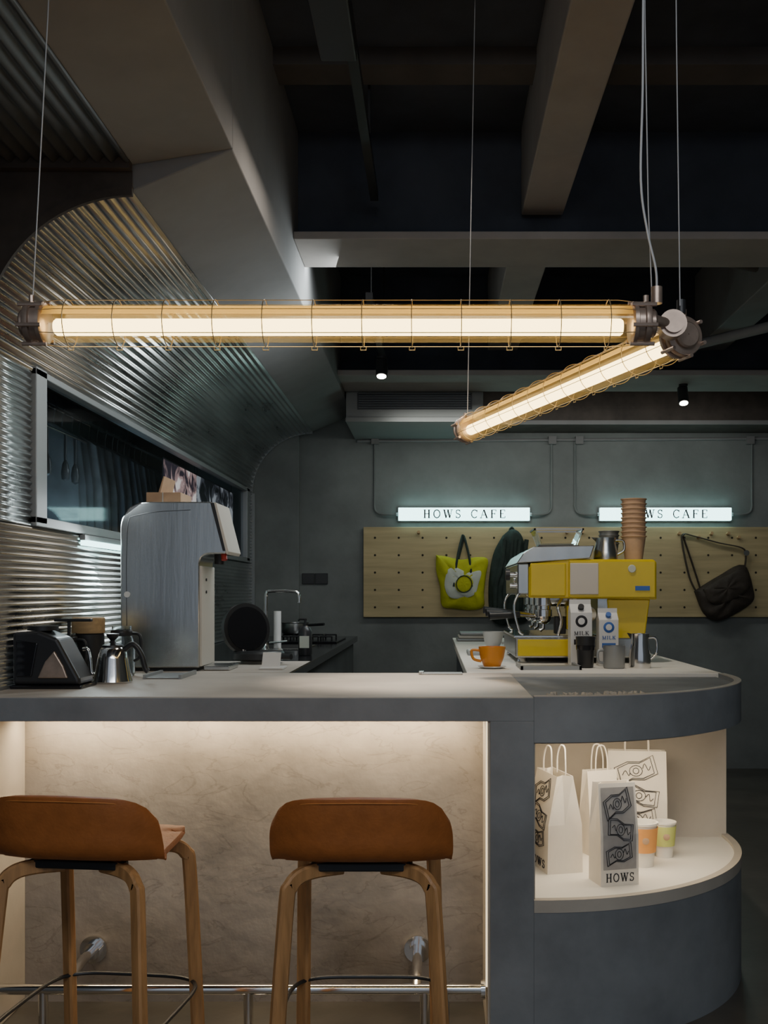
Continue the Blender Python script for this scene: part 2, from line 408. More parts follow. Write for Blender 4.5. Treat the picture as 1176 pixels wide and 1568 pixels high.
V = [(-2.4, 3.19, 2.68), (-.94, 3.19, 2.68)] + [(p[0], 3.19, p[1]) for p in reversed(arc)] + [(XW, 3.19, 1.055), (-2.4, 3.19, 1.055)]
obj('arch_fascia', V, [tuple(range(len(V)))], 'rust', g)
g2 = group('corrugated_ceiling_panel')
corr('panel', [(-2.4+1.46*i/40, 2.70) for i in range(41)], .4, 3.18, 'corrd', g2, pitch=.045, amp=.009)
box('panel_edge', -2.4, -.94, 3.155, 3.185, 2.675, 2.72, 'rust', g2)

g = group('window_1')
box('room_back', -2.38, -2.36, 3.3, 7.9, 1.0, 2.6, 'winback', g)
box('frame_near', XW-.03, XW+.02, 3.58, 3.68, 1.61, 2.16, 'trim', g, bevel=.003)
box('frame_far', XW-.03, XW+.02, 7.62, 7.72, 1.61, 2.16, 'trim', g, bevel=.003)
box('frame_bottom', XW-.08, XW+.02, 3.58, 7.72, 1.60, 1.635, 'trim', g, bevel=.003)
box('frame_top', XW-.03, XW+.02, 3.58, 7.72, 2.13, 2.155, 'trim', g, bevel=.003)
o = box('pane', XW-.015, XW-.01, 3.66, 7.64, 1.635, 2.13, 'glass', g)
pm = bpy.data.materials.new('pane_glass'); pm.use_nodes = True; nt = pm.node_tree; nt.nodes.clear()
oo = nt.nodes.new('ShaderNodeOutputMaterial'); t = nt.nodes.new('ShaderNodeBsdfTransparent'); t.inputs[0].default_value = (.85, .88, .9, 1)
gl = nt.nodes.new('ShaderNodeBsdfGlossy'); gl.inputs['Roughness'].default_value = .05; mx = nt.nodes.new('ShaderNodeMixShader'); mx.inputs[0].default_value = .06
nt.links.new(t.outputs[0], mx.inputs[1]); nt.links.new(gl.outputs[0], mx.inputs[2]); nt.links.new(mx.outputs[0], oo.inputs[0])
o.data.materials[0] = pm
g = group('hanging_clothes')
cyl('rail', (-1.95, 3.7, 2.32), (-1.95, 7.8, 2.32), .012, 'chrome', g)
y = 5.15; i = 0
while y < 7.0:
    w = random.uniform(.07, .13); mm = random.choice(['clothd', 'clothv', 'winback', 'clothv'])
    zt = 2.22; zb = random.uniform(1.25, 1.5); pts = []
    for k in range(13):
        a = 2*math.pi*k/12
        pts.append((.16*math.cos(a)*(1+.15*math.sin(3*a)), w*.5*math.sin(a)))
    V = []
    for s, z in [(.25, zt), (.8, zt-.06), (1, zt-.3), (1.08, zb)]:
        V += [(-1.95+p[0]*s, y+p[1]*(s if s > .5 else .4), z) for p in pts[:-1]]
    F = []
    for k in range(3):
        for j in range(12): F.append((k*12+j, k*12+(j+1) % 12, (k+1)*12+(j+1) % 12, (k+1)*12+j))
    F += [tuple(range(12)), tuple(range(36, 48))]
    obj('garment_%d' % i, V, F, mm, g, smooth=True)
    tube('hook_%d' % i, [(-1.95, y, zt-.005), (-1.95, y, 2.27), (-1.94, y, 2.332)], .004, 'chrome', g, seg=6)
    y += w+random.uniform(.01, .04); i += 1
g = group('hanging_utensils')
cyl('rod', (-1.7, 3.9, 2.1), (-1.7, 5.0, 2.1), .006, 'chrome', g)
for i, y in enumerate((4.50, 4.72, 4.85)):
    cyl('handle_%d' % i, (-1.7, y, 2.1), (-1.7, y, 1.98), .007, 'black', g)
    lathe('head_%d' % i, [(.001, 0), (.016, .01), (.02, .04), (.014, .08), (.005, .10)], (-1.7, y, 1.88), 'black', g)
for nm, ya, yb, mm in (('a', 5.60, 6.35, 'photo_col'), ('b', 6.38, 7.5, 'photo_bw')):
    g = group('photo_print')
    box('print', -1.48, -1.475, ya, yb, 1.66, 2.10, mm, g)
    box('backing', -1.485, -1.48, ya-.01, yb+.01, 1.65, 2.11, 'black', g)
    for yy in (ya+.02, yb-.02): cyl('hanging_cord', (-1.482, yy, 2.11), (-1.482, yy, 2.3), .0015, 'black', g, seg=6)
area('window_fill_light', (-1.6, 4.6, 1.5), (-2.3, 5.2, 1.8), .3, .5, 5, (.6, .85, 1))  # bluish fill added behind the pane to brighten the space inside

# ------------------------------------------------------------------ bar counter
YF = 3.1; CX = .328; CY = 3.9; RR = .8
def arcpts(r, a0=-90, a1=0, n=48): return [(CX+r*math.cos(math.radians(a0+(a1-a0)*i/n)), CY+r*math.sin(math.radians(a0+(a1-a0)*i/n))) for i in range(n+1)]
g = group('bar_counter')
box('main_slab', -1.6, .30, YF, 4.05, .98, 1.05, 'top', g, bevel=.004)
box('slab_front_edge', -1.6, .302, YF-.006, YF+.03, .976, 1.047, 'plaster', g, bevel=.002)
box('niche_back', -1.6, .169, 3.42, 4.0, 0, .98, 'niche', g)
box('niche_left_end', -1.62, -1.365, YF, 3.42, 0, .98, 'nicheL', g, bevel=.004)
box('pillar', .169, .302, YF-.006, 4.0, 0, .9765, 'plaster', g, bevel=.002)
box('pillar_reveal', .163, .169, YF+.004, 3.42, 0, .975, 'nicheL', g)
box('pillar_led_profile', .158, .163, 3.13, 3.145, .16, .97, 'stripdim', g)
prism('drum_base', [(.302, YF-.006)]+arcpts(RR+.006)+[(CX+RR+.006, 4.0), (.302, 4.0)], 0, .400, 'plaster', g, smooth=True)
prism('shelf_floor', [(.302, YF+.01)]+arcpts(RR-.012)+[(CX+RR-.012, 4.0), (.302, 4.0)], .400, .424, 'shelf', g, smooth=True)
def ringwall(name, ro, ri, z0, z1, m, xs=.302, par=g):
    out = [(xs, CY-ro)]+arcpts(ro)+[(CX+ro, 4.0)]; inn = [(xs, CY-ri)]+arcpts(ri)+[(CX+ri, 4.0)]
    n = len(out); V = []; F = []
    for z in (z0, z1):
        V += [(p[0], p[1], z) for p in out]; V += [(p[0], p[1], z) for p in inn]
    for i in range(n-1):
        F += [(i, i+1, n+i+1, n+i), (2*n+i, 2*n+i+1, 3*n+i+1, 3*n+i), (i, i+1, 2*n+i+1, 2*n+i), (n+i, n+i+1, 3*n+i+1, 3*n+i)]
    F += [(0, n, 3*n, 2*n), (n-1, 2*n-1, 4*n-1, 3*n-1)]
    return obj(name, V, F, m, par, smooth=True)
ringwall('shelf_rim', RR+.008, RR-.018, .398, .436, 'nicheL')
ringwall('upper_band', RR+.006, RR-.018, .912, 1.050, 'plaster')
ringwall('upper_band_cap', RR+.0065, RR-.019, 1.050, 1.053, 'top')
prism('tray_floor', [(.295, YF+.015)]+arcpts(RR-.015)+[(CX+RR-.015, 4.05), (.295, 4.05)], .915, 1.034, 'plaster', g, smooth=True)
prism('tray_ceiling', [(.302, YF+.02)]+arcpts(RR-.02)+[(CX+RR-.02, 4.0), (.302, 4.0)], .905, .915, 'nicheL', g)
box('shelf_back', .302, CX+RR, 3.955, 4.0, .41, .912, 'nicheL', g)
box('shelf_left_face', .300, .306, YF+.004, 3.96, .424, .912, 'nicheL', g)
box('arm_base', .16, 1.10, 4.0, 7.3, 0, 1.01, 'plaster', g)
box('arm_top', .13, 1.14, 4.05, 7.32, 1.01, 1.05, 'shelf', g, bevel=.004)
for i in range(26):
    x = .35+i*.012+random.uniform(-.006, .006); r = random.uniform(.005, .014)
    yy = CY-math.sqrt(.755**2-(x-CX)**2)+random.uniform(0, .02)
    V = [(x+r*random.uniform(.7, 1.3)*math.cos(a), yy+r*random.uniform(.7, 1.2)*math.sin(a), 1.034) for a in [k*math.pi/3 for k in range(6)]]
    V += [(v[0]*.6+x*.4+random.uniform(-.002, .002), v[1]*.6+yy*.4, 1.034+.014+r*random.uniform(.3, 1)) for v in V]
    obj('stone_%d' % i, V, [tuple(range(6)), tuple(range(6, 12))]+[(k, (k+1) % 6, 6+(k+1) % 6, 6+k) for k in range(6)], 'nicheL', g, bevel=.001)
box('led_strip_niche', -1.33, .14, 3.385, 3.40, .968, .979, 'strip', g)
area('led_light_niche', (-.6, 3.34, .966), (-.6, 3.42, .2), 1.45, .03, 7.5, (1, .80, .54), g)
area('led_light_shelf', (.62, 3.50, .90), (.62, 3.52, .4), .5, .5, 4.6, (1, .88, .70), g)
box('shelf_led_panel', .45, .9, 3.45, 3.6, .900, .905, 'strip', g)

g = group('foot_rail')
ZR = .138
cyl('rail', (-1.365, 3.17, ZR), (.157, 3.17, ZR), .0165, 'chrome', g)
cyl('end_flange', (.144, 3.17, ZR), (.157, 3.17, ZR), .03, 'chrome', g)
for i, x in enumerate((-1.135, -.055)):
    cyl('wall_flange_%d' % i, (x, 3.42, ZR+.04), (x, 3.408, ZR+.04), .045, 'chrome', g)
    cyl('collar_%d' % i, (x, 3.41, ZR+.04), (x, 3.385, ZR+.04), .028, 'chrome', g)
    tube('arm_%d' % i, [(x, 3.41, ZR+.04), (x, 3.3, ZR+.04), (x, 3.22, ZR+.025), (x, 3.17, ZR)], .016, 'chrome', g, smooth=5)
for i, x in enumerate((-1.21, -.575, -.03)):
    cyl('leg_%d' % i, (x, 3.17, 0), (x, 3.17, ZR), .015, 'chrome', g)
    cyl('leg_foot_%d' % i, (x, 3.17, 0), (x, 3.17, .01), .035, 'chrome', g)

# ------------------------------------------------------------------ stools
def stool(loc, rot):
    g = group('bar_stool', loc, rot)
    nu, nv = 24, 22; V = []
    prof = [(.18, .722), (.13, .728), (.05, .722), (-.06, .718), (-.13, .720), (-.175, .730), (-.200, .756), (-.210, .80), (-.220, .845), (-.226, .883)]
    P = catmull([(0, a, b) for a, b in prof], 4); nP = len(P)
    for i, p in enumerate(P):
        v = i/(nP-1)
        bk = min(1, max(0, (v-.36)/.25)); bk = bk*bk*(3-2*bk)
        hw = .188+.030*min(1, max(0, v-.15)/.3)
        if v > .8: hw -= .014*((v-.8)/.2)**2
        if v < .12: hw -= .04*((.12-v)/.12)**2
        for j in range(nu+1):
            u = -1+2*j/nu; au = abs(u)
            y = p.y+bk*.085*au**3.2
            z = p.z + (1-bk)*.006*au**3 - bk*(1-v)*.02*au**4
            if v > .5: z -= (.060*au**8+.010*au**2)*((v-.5)/.5)
            if v < .15: y -= .03*au**3
            V.append((hw*u, y, z))
    n = nu+1
    F = [(i*n+j, i*n+j+1, (i+1)*n+j+1, (i+1)*n+j) for i in range(nP-1) for j in range(nu)]
    o = obj('seat_shell', V, F, 'leather', g, smooth=False, solid=.016, bevel=.004)
    for p in o.data.polygons: p.use_smooth = True
    top = [Vector(V[(nP-1)*n+j]) for j in range(n)]
    tube('back_seam', [(t.x*.985, t.y-.009, t.z-.010) for t in top], .0016, 'leather2', g, seg=6)
    box('mount_plate', -.10, .10, -.10, .10, .690, .706, 'black', g, bevel=.004)
    box('mount_bar', -.125, .125, -.135, -.105, .686, .706, 'black', g, bevel=.004)
    for k, (sx, sy) in enumerate(((-1, -1), (1, -1), (-1, 1), (1, 1))):
        ox = .212 if sy < 0 else .188
        pts = [(sx*.05, sy*.09, .688), (sx*.11, sy*.125, .688), (sx*.148, sy*.150, .680), (sx*.168, sy*.165, .658), (sx*.176, sy*.172, .62), (sx*(.176+(ox-.176)*.5), sy*.20, .33), (sx*ox, sy*.225, .0)]
        tube('leg_%d' % (k+1), catmull(pts, 7), 0, 'wood', g, w=.024, h=.036, up=(0, 0, 1))
    a, b = .196, .205; zf = .30; ring = []
    for k in range(48):
        t = 2*math.pi*k/48; c, s_ = math.cos(t), math.sin(t)
        ring.append((a*1.07*math.copysign(abs(c)**.45, c), b*1.07*math.copysign(abs(s_)**.45, s_), zf))
    tube('foot_ring', ring, .0055, 'black', g, closed=True, seg=8)
    return g
stool((-.177, 2.62, 0), math.radians(0))
stool((-.862, 2.64, 0), math.radians(-7))

# ------------------------------------------------------------------ pendant tube lamps
def tubelamp(p0, p1):
    p0 = Vector(p0); p1 = Vector(p1); L = (p1-p0).length; d = (p1-p0).normalized()
    z = Vector((0, 0, 1)); yv = z.cross(d).normalized(); zv = d.cross(yv)
    mw = Matrix((( d.x, yv.x, zv.x, p0.x), (d.y, yv.y, zv.y, p0.y), (d.z, yv.z, zv.z, p0.z), (0, 0, 0, 1)))
    g = group('pendant_tube_lamp', mw=mw)
    lathe('glass_tube', [(.040, .045), (.040, L-.045)], (0, 0, 0), 'amber', g, axis='x')
    lathe('upper_shade', [(.037, .05), (.037, L-.05)], (0, 0, 0), 'shade', g, axis='x', a0=18, a1=162, seg=18)
    lathe('light_core', [(.001, .07), (.014, .07), (.018, .075), (.018, L-.075), (.014, L-.07), (.001, L-.07)], (0, 0, -.008), 'core', g, axis='x')
    for e, s in ((0, 1), (L, -1)):
        pr = [(.001, 0), (.026, 0), (.030, .004), (.030, .012), (.044, .014), (.046, .018), (.046, .026), (.040, .028), (.040, .040), (.046, .042), (.046, .050), (.041, .054), (.001, .054)]
        lathe('end_cap', [(r, e+s*x) for r, x in pr], (0, 0, 0), 'alum', g, axis='x')
        for k in range(6):
            a = math.pi/3*k+.3
            c = (0, .047*math.cos(a), .047*math.sin(a))
            cyl('bolt', (e+s*.004, c[1], c[2]), (e+s*.056, c[1], c[2]), .0045, 'alum', g, seg=8)
    nr = int((L-.12)/.111); st = (L-.1)/(nr+1)
    for k in range(6):
        a = 2*math.pi*k/6+math.pi/2+.12
        tube('cage_bar', [(.045, .045*math.cos(a), .045*math.sin(a)), (.08, .049*math.cos(a), .049*math.sin(a)), (L-.08, .049*math.cos(a), .049*math.sin(a)), (L-.045, .045*math.cos(a), .045*math.sin(a))], .0009, 'brass', g, seg=6)
    for k in range(nr+1):
        x = .05+st*(k+.5)
        tube('cage_ring', [(x, .0495*math.cos(2*math.pi*q/28), .0495*math.sin(2*math.pi*q/28)) for q in range(28)], .0011, 'brass', g, closed=True, seg=6)
        tube('cage_clip', [(x-.006, 0.006, -.0495), (x-.006, .006, -.056), (x+.006, .006, -.056), (x+.006, .006, -.0495)], .0012, 'brass', g, seg=6)
    for x in (.02, L-.02):
        tube('hanger_eye', [(x, 0, .044), (x, 0, .06)], .006, 'alum', g, seg=8)
    return g
ga = tubelamp((-.885, 2.2, 1.942), (.475, 2.2, 1.942))
gb = tubelamp((.572, 2.3, 1.945), (.104, 3.66, 1.945))
g = group('lamp_corner_joint')
cyl('disc_a', (.520, 2.225, 1.950), (.520, 2.26, 1.950), .030, 'alum', g)
cyl('disc_a_cap', (.520, 2.218, 1.950), (.520, 2.226, 1.950), .022, 'alum', g)
cyl('pin', (.47, 2.2, 1.95), (.53, 2.25, 1.95), .012, 'alum', g)
cyl('gland', (.478, 2.2, 1.985), (.478, 2.2, 2.02), .012, 'alum', g)
cyl('gland_b', (.55, 2.28, 1.985), (.55, 2.28, 2.015), .010, 'black', g)
g = group('suspension_cables')
tube('wire_a', [(-.862, 2.2, 2.0), (-.83, 2.2, 2.6), (-.79, 2.2, CEIL)], .0013, 'wire', g, seg=6)
tube('wire_b', [(.118, 3.62, 2.0), (.134, 3.62, 2.9), (.145, 3.62, CEIL)], .0018, 'wire', g, seg=6)
tube('wire_c', [(.545, 2.27, 2.0), (.537, 2.27, 2.6), (.53, 2.27, CEIL)], .0013, 'wire', g, seg=6)
tube('cord_d', [(.478, 2.2, 2.01), (.476, 2.2, 2.06), (.458, 2.2, 2.14), (.444, 2.2, 2.25), (.448, 2.2, 2.45), (.450, 2.2, 2.7), (.46, 2.2, 3.0), (.46, 2.2, CEIL)], .0026, 'wire', g, smooth=6, seg=8)
tube('wire_e', [(.470, 2.21, 2.0), (.462, 2.21, 2.2), (.455, 2.21, 2.6), (.45, 2.21, CEIL)], .0013, 'wire', g, seg=6)

# ------------------------------------------------------------------ back wall
g = group('pegboard')
box('board', -.55, 2.75, 7.96, 7.985, 1.184, 1.884, 'ply', g, bevel=.002)
V = []; F = []
for r in range(5):
    for c in range(18):
        x = -.46+c*.185; z = 1.80-r*.135; b = len(V); n = 8
        V += [(x+.009*math.cos(2*math.pi*q/n), 7.958, z+.009*math.sin(2*math.pi*q/n)) for q in range(n)]; F.append(tuple(range(b, b+n)))
obj('peg_holes', V, F, 'hole', g)
g = group('wooden_pegs')
for i, (x, z) in enumerate([(-.12, 1.84), (1.03, 1.84), (1.15, 1.84), (1.90, 1.83), (2.15, 1.83), (2.28, 1.83), (2.36, 1.80), (2.05, 1.8)]):
    cyl('peg_%d' % i, (x, 7.96, z), (x, 7.92, z+.005), .012, 'wood2', g, seg=12)
for sx in (-.276, 1.288):
    g = group('illuminated_sign')
    box('light_box', sx, sx+1.016, 7.93, 7.97, 1.935, 2.032, 'sign', g, bevel=.004)
    box('back_plate', sx-.006, sx+1.022, 7.968, 7.998, 1.93, 2.037, 'trim', g)
    text('lettering', 'HOWS CAFE', sx+.19, 7.928, 1.951, .64, .066, 'ink', g, spacing=.26)
    g = group('sign_conduit')
    for side in (-1, 1):
        xc = sx-.19 if side < 0 else sx+1.016+.175; xe = sx-.02 if side < 0 else sx+1.036
        tube('conduit', [(xc, 7.99, 2.55), (xc, 7.99, 2.12), (xc, 7.99, 2.04), (xc-side*.02, 7.985, 2.0), (xc-side*.07, 7.97, 1.983), (xe, 7.96, 1.983)], .008, 'wallb', g, smooth=5)
        cyl('coupling', (xe, 7.96, 1.983), (sx-.002 if side < 0 else sx+1.018, 7.96, 1.983), .014, 'trim', g)
g = group('wall_conduit')
tube('run', [(-.6, 7.985, 2.555), (3.18, 7.985, 2.58)], .012, 'soffit', g)
for x in (-.46, .92, 1.13, 2.46): box('junction', x-.03, x+.03, 7.955, 7.998, 2.53, 2.59, 'soffit', g)
g = group('wall_socket')
box('plate_a', -1.03, -.935, 7.985, 7.999, 1.44, 1.525, 'black', g, bevel=.003)
box('plate_b', -.93, -.83, 7.985, 7.999, 1.44, 1.525, 'black', g, bevel=.003)

g = group('tote_bag')
pillow('body', [(.015, 1.665), (.09, 1.655), (.21, 1.63), (.33, 1.65), (.415, 1.63), (.40, 1.5), (.385, 1.36), (.385, 1.27), (.30, 1.24), (.15, 1.25), (.06, 1.275), (.045, 1.42), (.015, 1.55)], 7.95, .07, 'tote', g)
pillow('print', [(.10, 1.55), (.16, 1.57), (.26, 1.53), (.36, 1.54), (.34, 1.44), (.31, 1.36), (.22, 1.33), (.12, 1.34), (.08, 1.43)], 7.895, .022, 'bagprint', g)
pillow('print_patch', [(.20, 1.50), (.26, 1.51), (.30, 1.45), (.26, 1.39), (.19, 1.38), (.16, 1.44)], 7.872, .010, 'tote', g)
tube('print_ring', [(.23+.06*math.cos(a*.3927), 7.860, 1.44+.065*math.sin(a*.3927)) for a in range(16)], .004, 'jacket', g, closed=True, seg=6)
tube('handle_a', [(.15, 7.88, 1.42), (.18, 7.90, 1.65), (.215, 7.945, 1.80), (.225, 7.945, 1.815), (.24, 7.94, 1.78), (.275, 7.90, 1.62), (.29, 7.88, 1.42)], .009, 'jacket', g, smooth=6)
tube('handle_b', [(.18, 7.93, 1.6), (.215, 7.945, 1.74), (.235, 7.95, 1.80), (.26, 7.945, 1.70), (.285, 7.93, 1.6)], .008, 'jacket', g, smooth=6)
g = group('hanging_jacket')
pillow('body', [(.53, 1.815), (.606, 1.865), (.681, 1.805), (.72, 1.61), (.735, 1.185), (.60, 1.15), (.53, 1.12), (.44, 1.18), (.42, 1.41), (.455, 1.663)], 7.945, .10, 'jacket', g)
for i, (a, b) in enumerate([(.50, .47), (.56, .54), (.62, .64), (.67, .69)]):
    tube('fold_%d' % i, [(a+.04, 7.87, 1.78), (a+.02, 7.85, 1.6), (b, 7.85, 1.4), (b, 7.87, 1.18)], .018, 'jacket', g, smooth=5)
tube('loop', [(.57, 7.945, 1.8), (.60, 7.93, 1.88), (.64, 7.945, 1.8)], .01, 'jacket', g, smooth=4)
g = group('messenger_bag')
pillow('body', [(2.017, 1.386), (2.2, 1.50), (2.395, 1.588), (2.471, 1.386), (2.445, 1.285), (2.219, 1.159), (2.093, 1.21)], 7.952, .09, 'brownbag', g)
pillow('flap', [(2.07, 1.40), (2.2, 1.485), (2.37, 1.55), (2.43, 1.42), (2.28, 1.30), (2.13, 1.29)], 7.89, .05, 'brownbag', g)
tube('strap', [(2.03, 7.93, 1.38), (1.975, 7.93, 1.5), (1.92, 7.93, 1.76), (1.93, 7.92, 1.825), (2.0, 7.93, 1.815), (2.2, 7.92, 1.76), (2.38, 7.92, 1.72), (2.41, 7.92, 1.66), (2.40, 7.92, 1.55)], 0, 'brownbag', g, smooth=5, w=.008, h=.035, up=(0, 1, 0))
tube('strap_b', [(2.06, 7.93, 1.41), (2.0, 7.935, 1.6), (1.93, 7.935, 1.81)], 0, 'brownbag', g, smooth=5, w=.008, h=.03, up=(0, 1, 0))
cyl('buckle', (2.41, 7.91, 1.68), (2.41, 7.90, 1.68), .022, 'chrome', g)

# ------------------------------------------------------------------ left service counter & equipment
g = group('kitchen_counter')
box('base', -1.38, -.60, 4.06, 7.6, 0, 1.01, 'wallr', g)
box('top', -1.385, -.57, 4.051, 7.62, 1.01, 1.05, 'blackg', g, bevel=.004)
box('drawer_line', -.602, -.597, 4.2, 7.4, .75, .76, 'black', g)
box('near_top_inlay', -1.38, -.575, 4.053, 4.75, 1.048, 1.0505, 'top', g)
g = group('kitchen_sink')
box('rim', -1.1, -.72, 5.72, 6.2, 1.051, 1.056, 'steel', g, bevel=.002)
box('bowl', -1.06, -.75, 5.76, 6.16, 1.056, 1.058, 'black', g)
g = group('gas_hob')
box('hob_glass', -1.1, -.62, 6.5, 7.2, 1.051, 1.062, 'blackg', g, bevel=.003)
for i, (x, y) in enumerate([(-.95, 6.7), (-.75, 6.7), (-.95, 7.0), (-.75, 7.0)]):
    for a in range(4):
        t = a*math.pi/2
        cyl('grate_%d_%d' % (i, a), (x, y, 1.085), (x+.08*math.cos(t), y+.08*math.sin(t), 1.085), .006, 'black', g, seg=6)
        cyl('grate_leg_%d_%d' % (i, a), (x+.08*math.cos(t), y+.08*math.sin(t), 1.06), (x+.08*math.cos(t), y+.08*math.sin(t), 1.087), .006, 'black', g, seg=6)
g = group('cooking_pot')
lathe('pot', [(.001, 0), (.085, 0), (.09, .01), (.09, .07), (.096, .075), (.086, .075), (.082, .01), (.001, .008)], (-.95, 7.0, 1.093), 'steel', g)
cyl('pot_handle', (-.87, 6.96, 1.15), (-.74, 6.88, 1.16), .009, 'black', g)

g = group('soft_serve_machine')
def arcp(cx, cz, r, a0, a1, n=8):
    return [(cx+r*math.cos(math.radians(a0+(a1-a0)*i/n)), cz+r*math.sin(math.radians(a0+(a1-a0)*i/n))) for i in range(n+1)]
prof = [(-1.262, 1.065)] + arcp(-1.262+.10, 1.733-.10, .10, 180, 90) + [(-.90, 1.733), (-.884, 1.728), (-.834, 1.535), (-.840, 1.524)] + arcp(-.905, 1.484, .04, 90, 180, 5) + [(-.945, 1.065)]
MY0, MY1 = 4.12, 4.37
prism('body', prof, MY0, MY1, 'steel', g, 'y', bevel=.005, smooth=True)
box('front_panel', -.946, -.936, MY0+.004, MY1-.004, 1.07, 1.475, 'panelw', g, bevel=.003)
prism('hood_front', [(-.886, 1.731), (-.876, 1.729), (-.826, 1.533), (-.834, 1.520), (-.838, 1.53)], MY0-.004, MY1+.004, 'panelw', g, 'y', bevel=.002)
prism('hood_screen', [(-.8775, 1.715), (-.8735, 1.716), (-.833, 1.56), (-.837, 1.558)], MY0+.03, MY1-.03, 'blackg', g, 'y')
prism('hood_side_trim', [(-.90, 1.728), (-.886, 1.728), (-.838, 1.535), (-.85, 1.535)], MY0-.003, MY0, 'black', g, 'y')
tube('side_seam', [(-1.235, MY0-.0005, 1.09), (-1.235, MY0-.0005, 1.60), (-1.19, MY0-.0005, 1.68), (-.98, MY0-.0005, 1.70)], .0012, 'black', g, smooth=4, seg=6)
cyl('nozzle', (-.89, 4.25, 1.53), (-.89, 4.25, 1.485), .022, 'black', g)
cyl('lever', (-.855, 4.16, 1.53), (-.85, 4.15, 1.50), .012, 'red', g)
box('drip_tray', -.935, -.83, MY0+.03, MY1-.03, 1.051, 1.07, 'steel', g, bevel=.004)
box('plinth', -1.25, -.96, MY0+.02, MY1-.02, 1.051, 1.067, 'black', g)
cyl('badge', (-1.235, MY0+.001, 1.36), (-1.235, MY0-.004, 1.36), .012, 'white', g)
for k, z in enumerate((1.42, 1.37)): cyl('panel_button_%d' % k, (-.9365, MY0+.08, z), (-.932, MY0+.08, z), .006, 'black', g, seg=8)
g = group('cardboard_box')
box('carton', -1.17, -1.03, 4.16, 4.34, 1.734, 1.775, 'kraft', g, bevel=.002)
prism('open_flap', [(-1.12, 1.775), (-1.10, 1.84), (-1.096, 1.84), (-1.112, 1.775)], 4.16, 4.34, 'kraft', g, 'y')
box('carton_seam', -1.105, -1.10, 4.158, 4.16, 1.734, 1.775, 'panelw', g)

g = group('wall_light_bar')
box('housing', XW+.006, XW+.03, 4.05, 4.75, 1.575, 1.598, 'trim', g, bevel=.003)
box('diffuser', XW+.008, XW+.034, 4.06, 4.74, 1.555, 1.575, 'sign', g)
area('bar_light', (XW+.10, 4.2, 1.57), (XW+.30, 4.0, 1.3), .08, .5, 3, (.85, .97, 1), g)

g = group('electric_coffee_grinder')
prism('body', [(-1.385, 1.062), (-1.16, 1.062), (-1.165, 1.085), (-1.20, 1.15), (-1.235, 1.215), (-1.30, 1.24), (-1.385, 1.235)], 3.36, 3.50, 'black', g, 'y', bevel=.012, seg=3)
prism('side_panel', [(-1.30, 1.085), (-1.20, 1.085), (-1.215, 1.125), (-1.245, 1.175), (-1.275, 1.14)], 3.352, 3.362, 'alum', g, 'y', bevel=.004)
prism('side_rib', [(-1.37, 1.09), (-1.32, 1.09), (-1.30, 1.20), (-1.37, 1.21)], 3.354, 3.362, 'blackg', g, 'y', bevel=.003)
box('base_plate', -1.39, -1.155, 3.35, 3.51, 1.05, 1.062, 'blackg', g, bevel=.004)
cyl('lid', (-1.31, 3.43, 1.24), (-1.31, 3.43, 1.255), .05, 'black', g)
g = group('gooseneck_kettle')
c = (-1.13, 3.60, 1.05)
lathe('body', [(.001, 0), (.064, 0), (.068, .006), (.062, .03), (.052, .085), (.046, .115), (.040, .122), (.036, .126)], c, 'chrome', g)
lathe('lid', [(.038, .124), (.036, .132), (.012, .140), (.008, .148), (.020, .162), (.022, .172), (.001, .174)], c, 'black', g)
tube('spout', [(c[0]-.055, c[1], 1.075), (c[0]-.075, c[1], 1.085), (c[0]-.080, c[1], 1.13), (c[0]-.088, c[1], 1.165), (c[0]-.105, c[1], 1.168)], .007, 'chrome', g, smooth=6)
tube('handle', [(c[0]+.035, c[1], 1.16), (c[0]+.07, c[1], 1.185), (c[0]+.10, c[1], 1.15), (c[0]+.115, c[1], 1.10), (c[0]+.125, c[1], 1.09)], .010, 'black', g, smooth=6)
g = group('wooden_canister')
lathe('body', [(.001, 0), (.055, 0), (.058, .005), (.058, .16), (.052, .165)], (-1.30, 3.85, 1.05), 'black', g)
lathe('lid', [(.058, .165), (.060, .168), (.060, .22), (.055, .225), (.001, .225)], (-1.30, 3.85, 1.05), 'wood2', g)
for i, (x, y, h) in enumerate([(-1.345, 3.74, .17), (-1.19, 3.90, .19)]):
    g = group('coffee_server')
    lathe('jar', [(.001, 0), (.045, 0), (.05, .01), (.05, h*.6), (.035, h*.85), (.037, h), (.034, h), (.032, h*.85), (.046, h*.6), (.046, .012), (.001, .008)], (x, y, 1.05), 'glass', g)
    lathe('collar', [(.038, h*.8), (.041, h*.82), (.041, h*.9), (.038, h*.92)], (x, y, 1.05), 'black', g)
    tube('handle', [(x+.035, y, 1.05+h*.85), (x+.07, y, 1.05+h*.8), (x+.07, y, 1.05+h*.4), (x+.045, y, 1.05+h*.3)], .006, 'black', g, smooth=5)
g = group('dripper_stand')
box('foot', -1.345, -1.26, 3.55, 3.62, 1.05, 1.06, 'black', g, bevel=.003)
cyl('post', (-1.28, 3.59, 1.06), (-1.28, 3.59, 1.27), .006, 'black', g)
box('arm', -1.33, -1.20, 3.58, 3.60, 1.265, 1.275, 'black', g, bevel=.002)
g = group('serving_tray')
box('tray', -1.06, -.93, 3.75, 3.98, 1.05, 1.056, 'trim', g, bevel=.003)
box('tray_rim', -1.065, -1.055, 3.745, 3.985, 1.05, 1.066, 'trim', g)
box('tray_rim_b', -.935, -.925, 3.745, 3.985, 1.05, 1.066, 'trim', g)

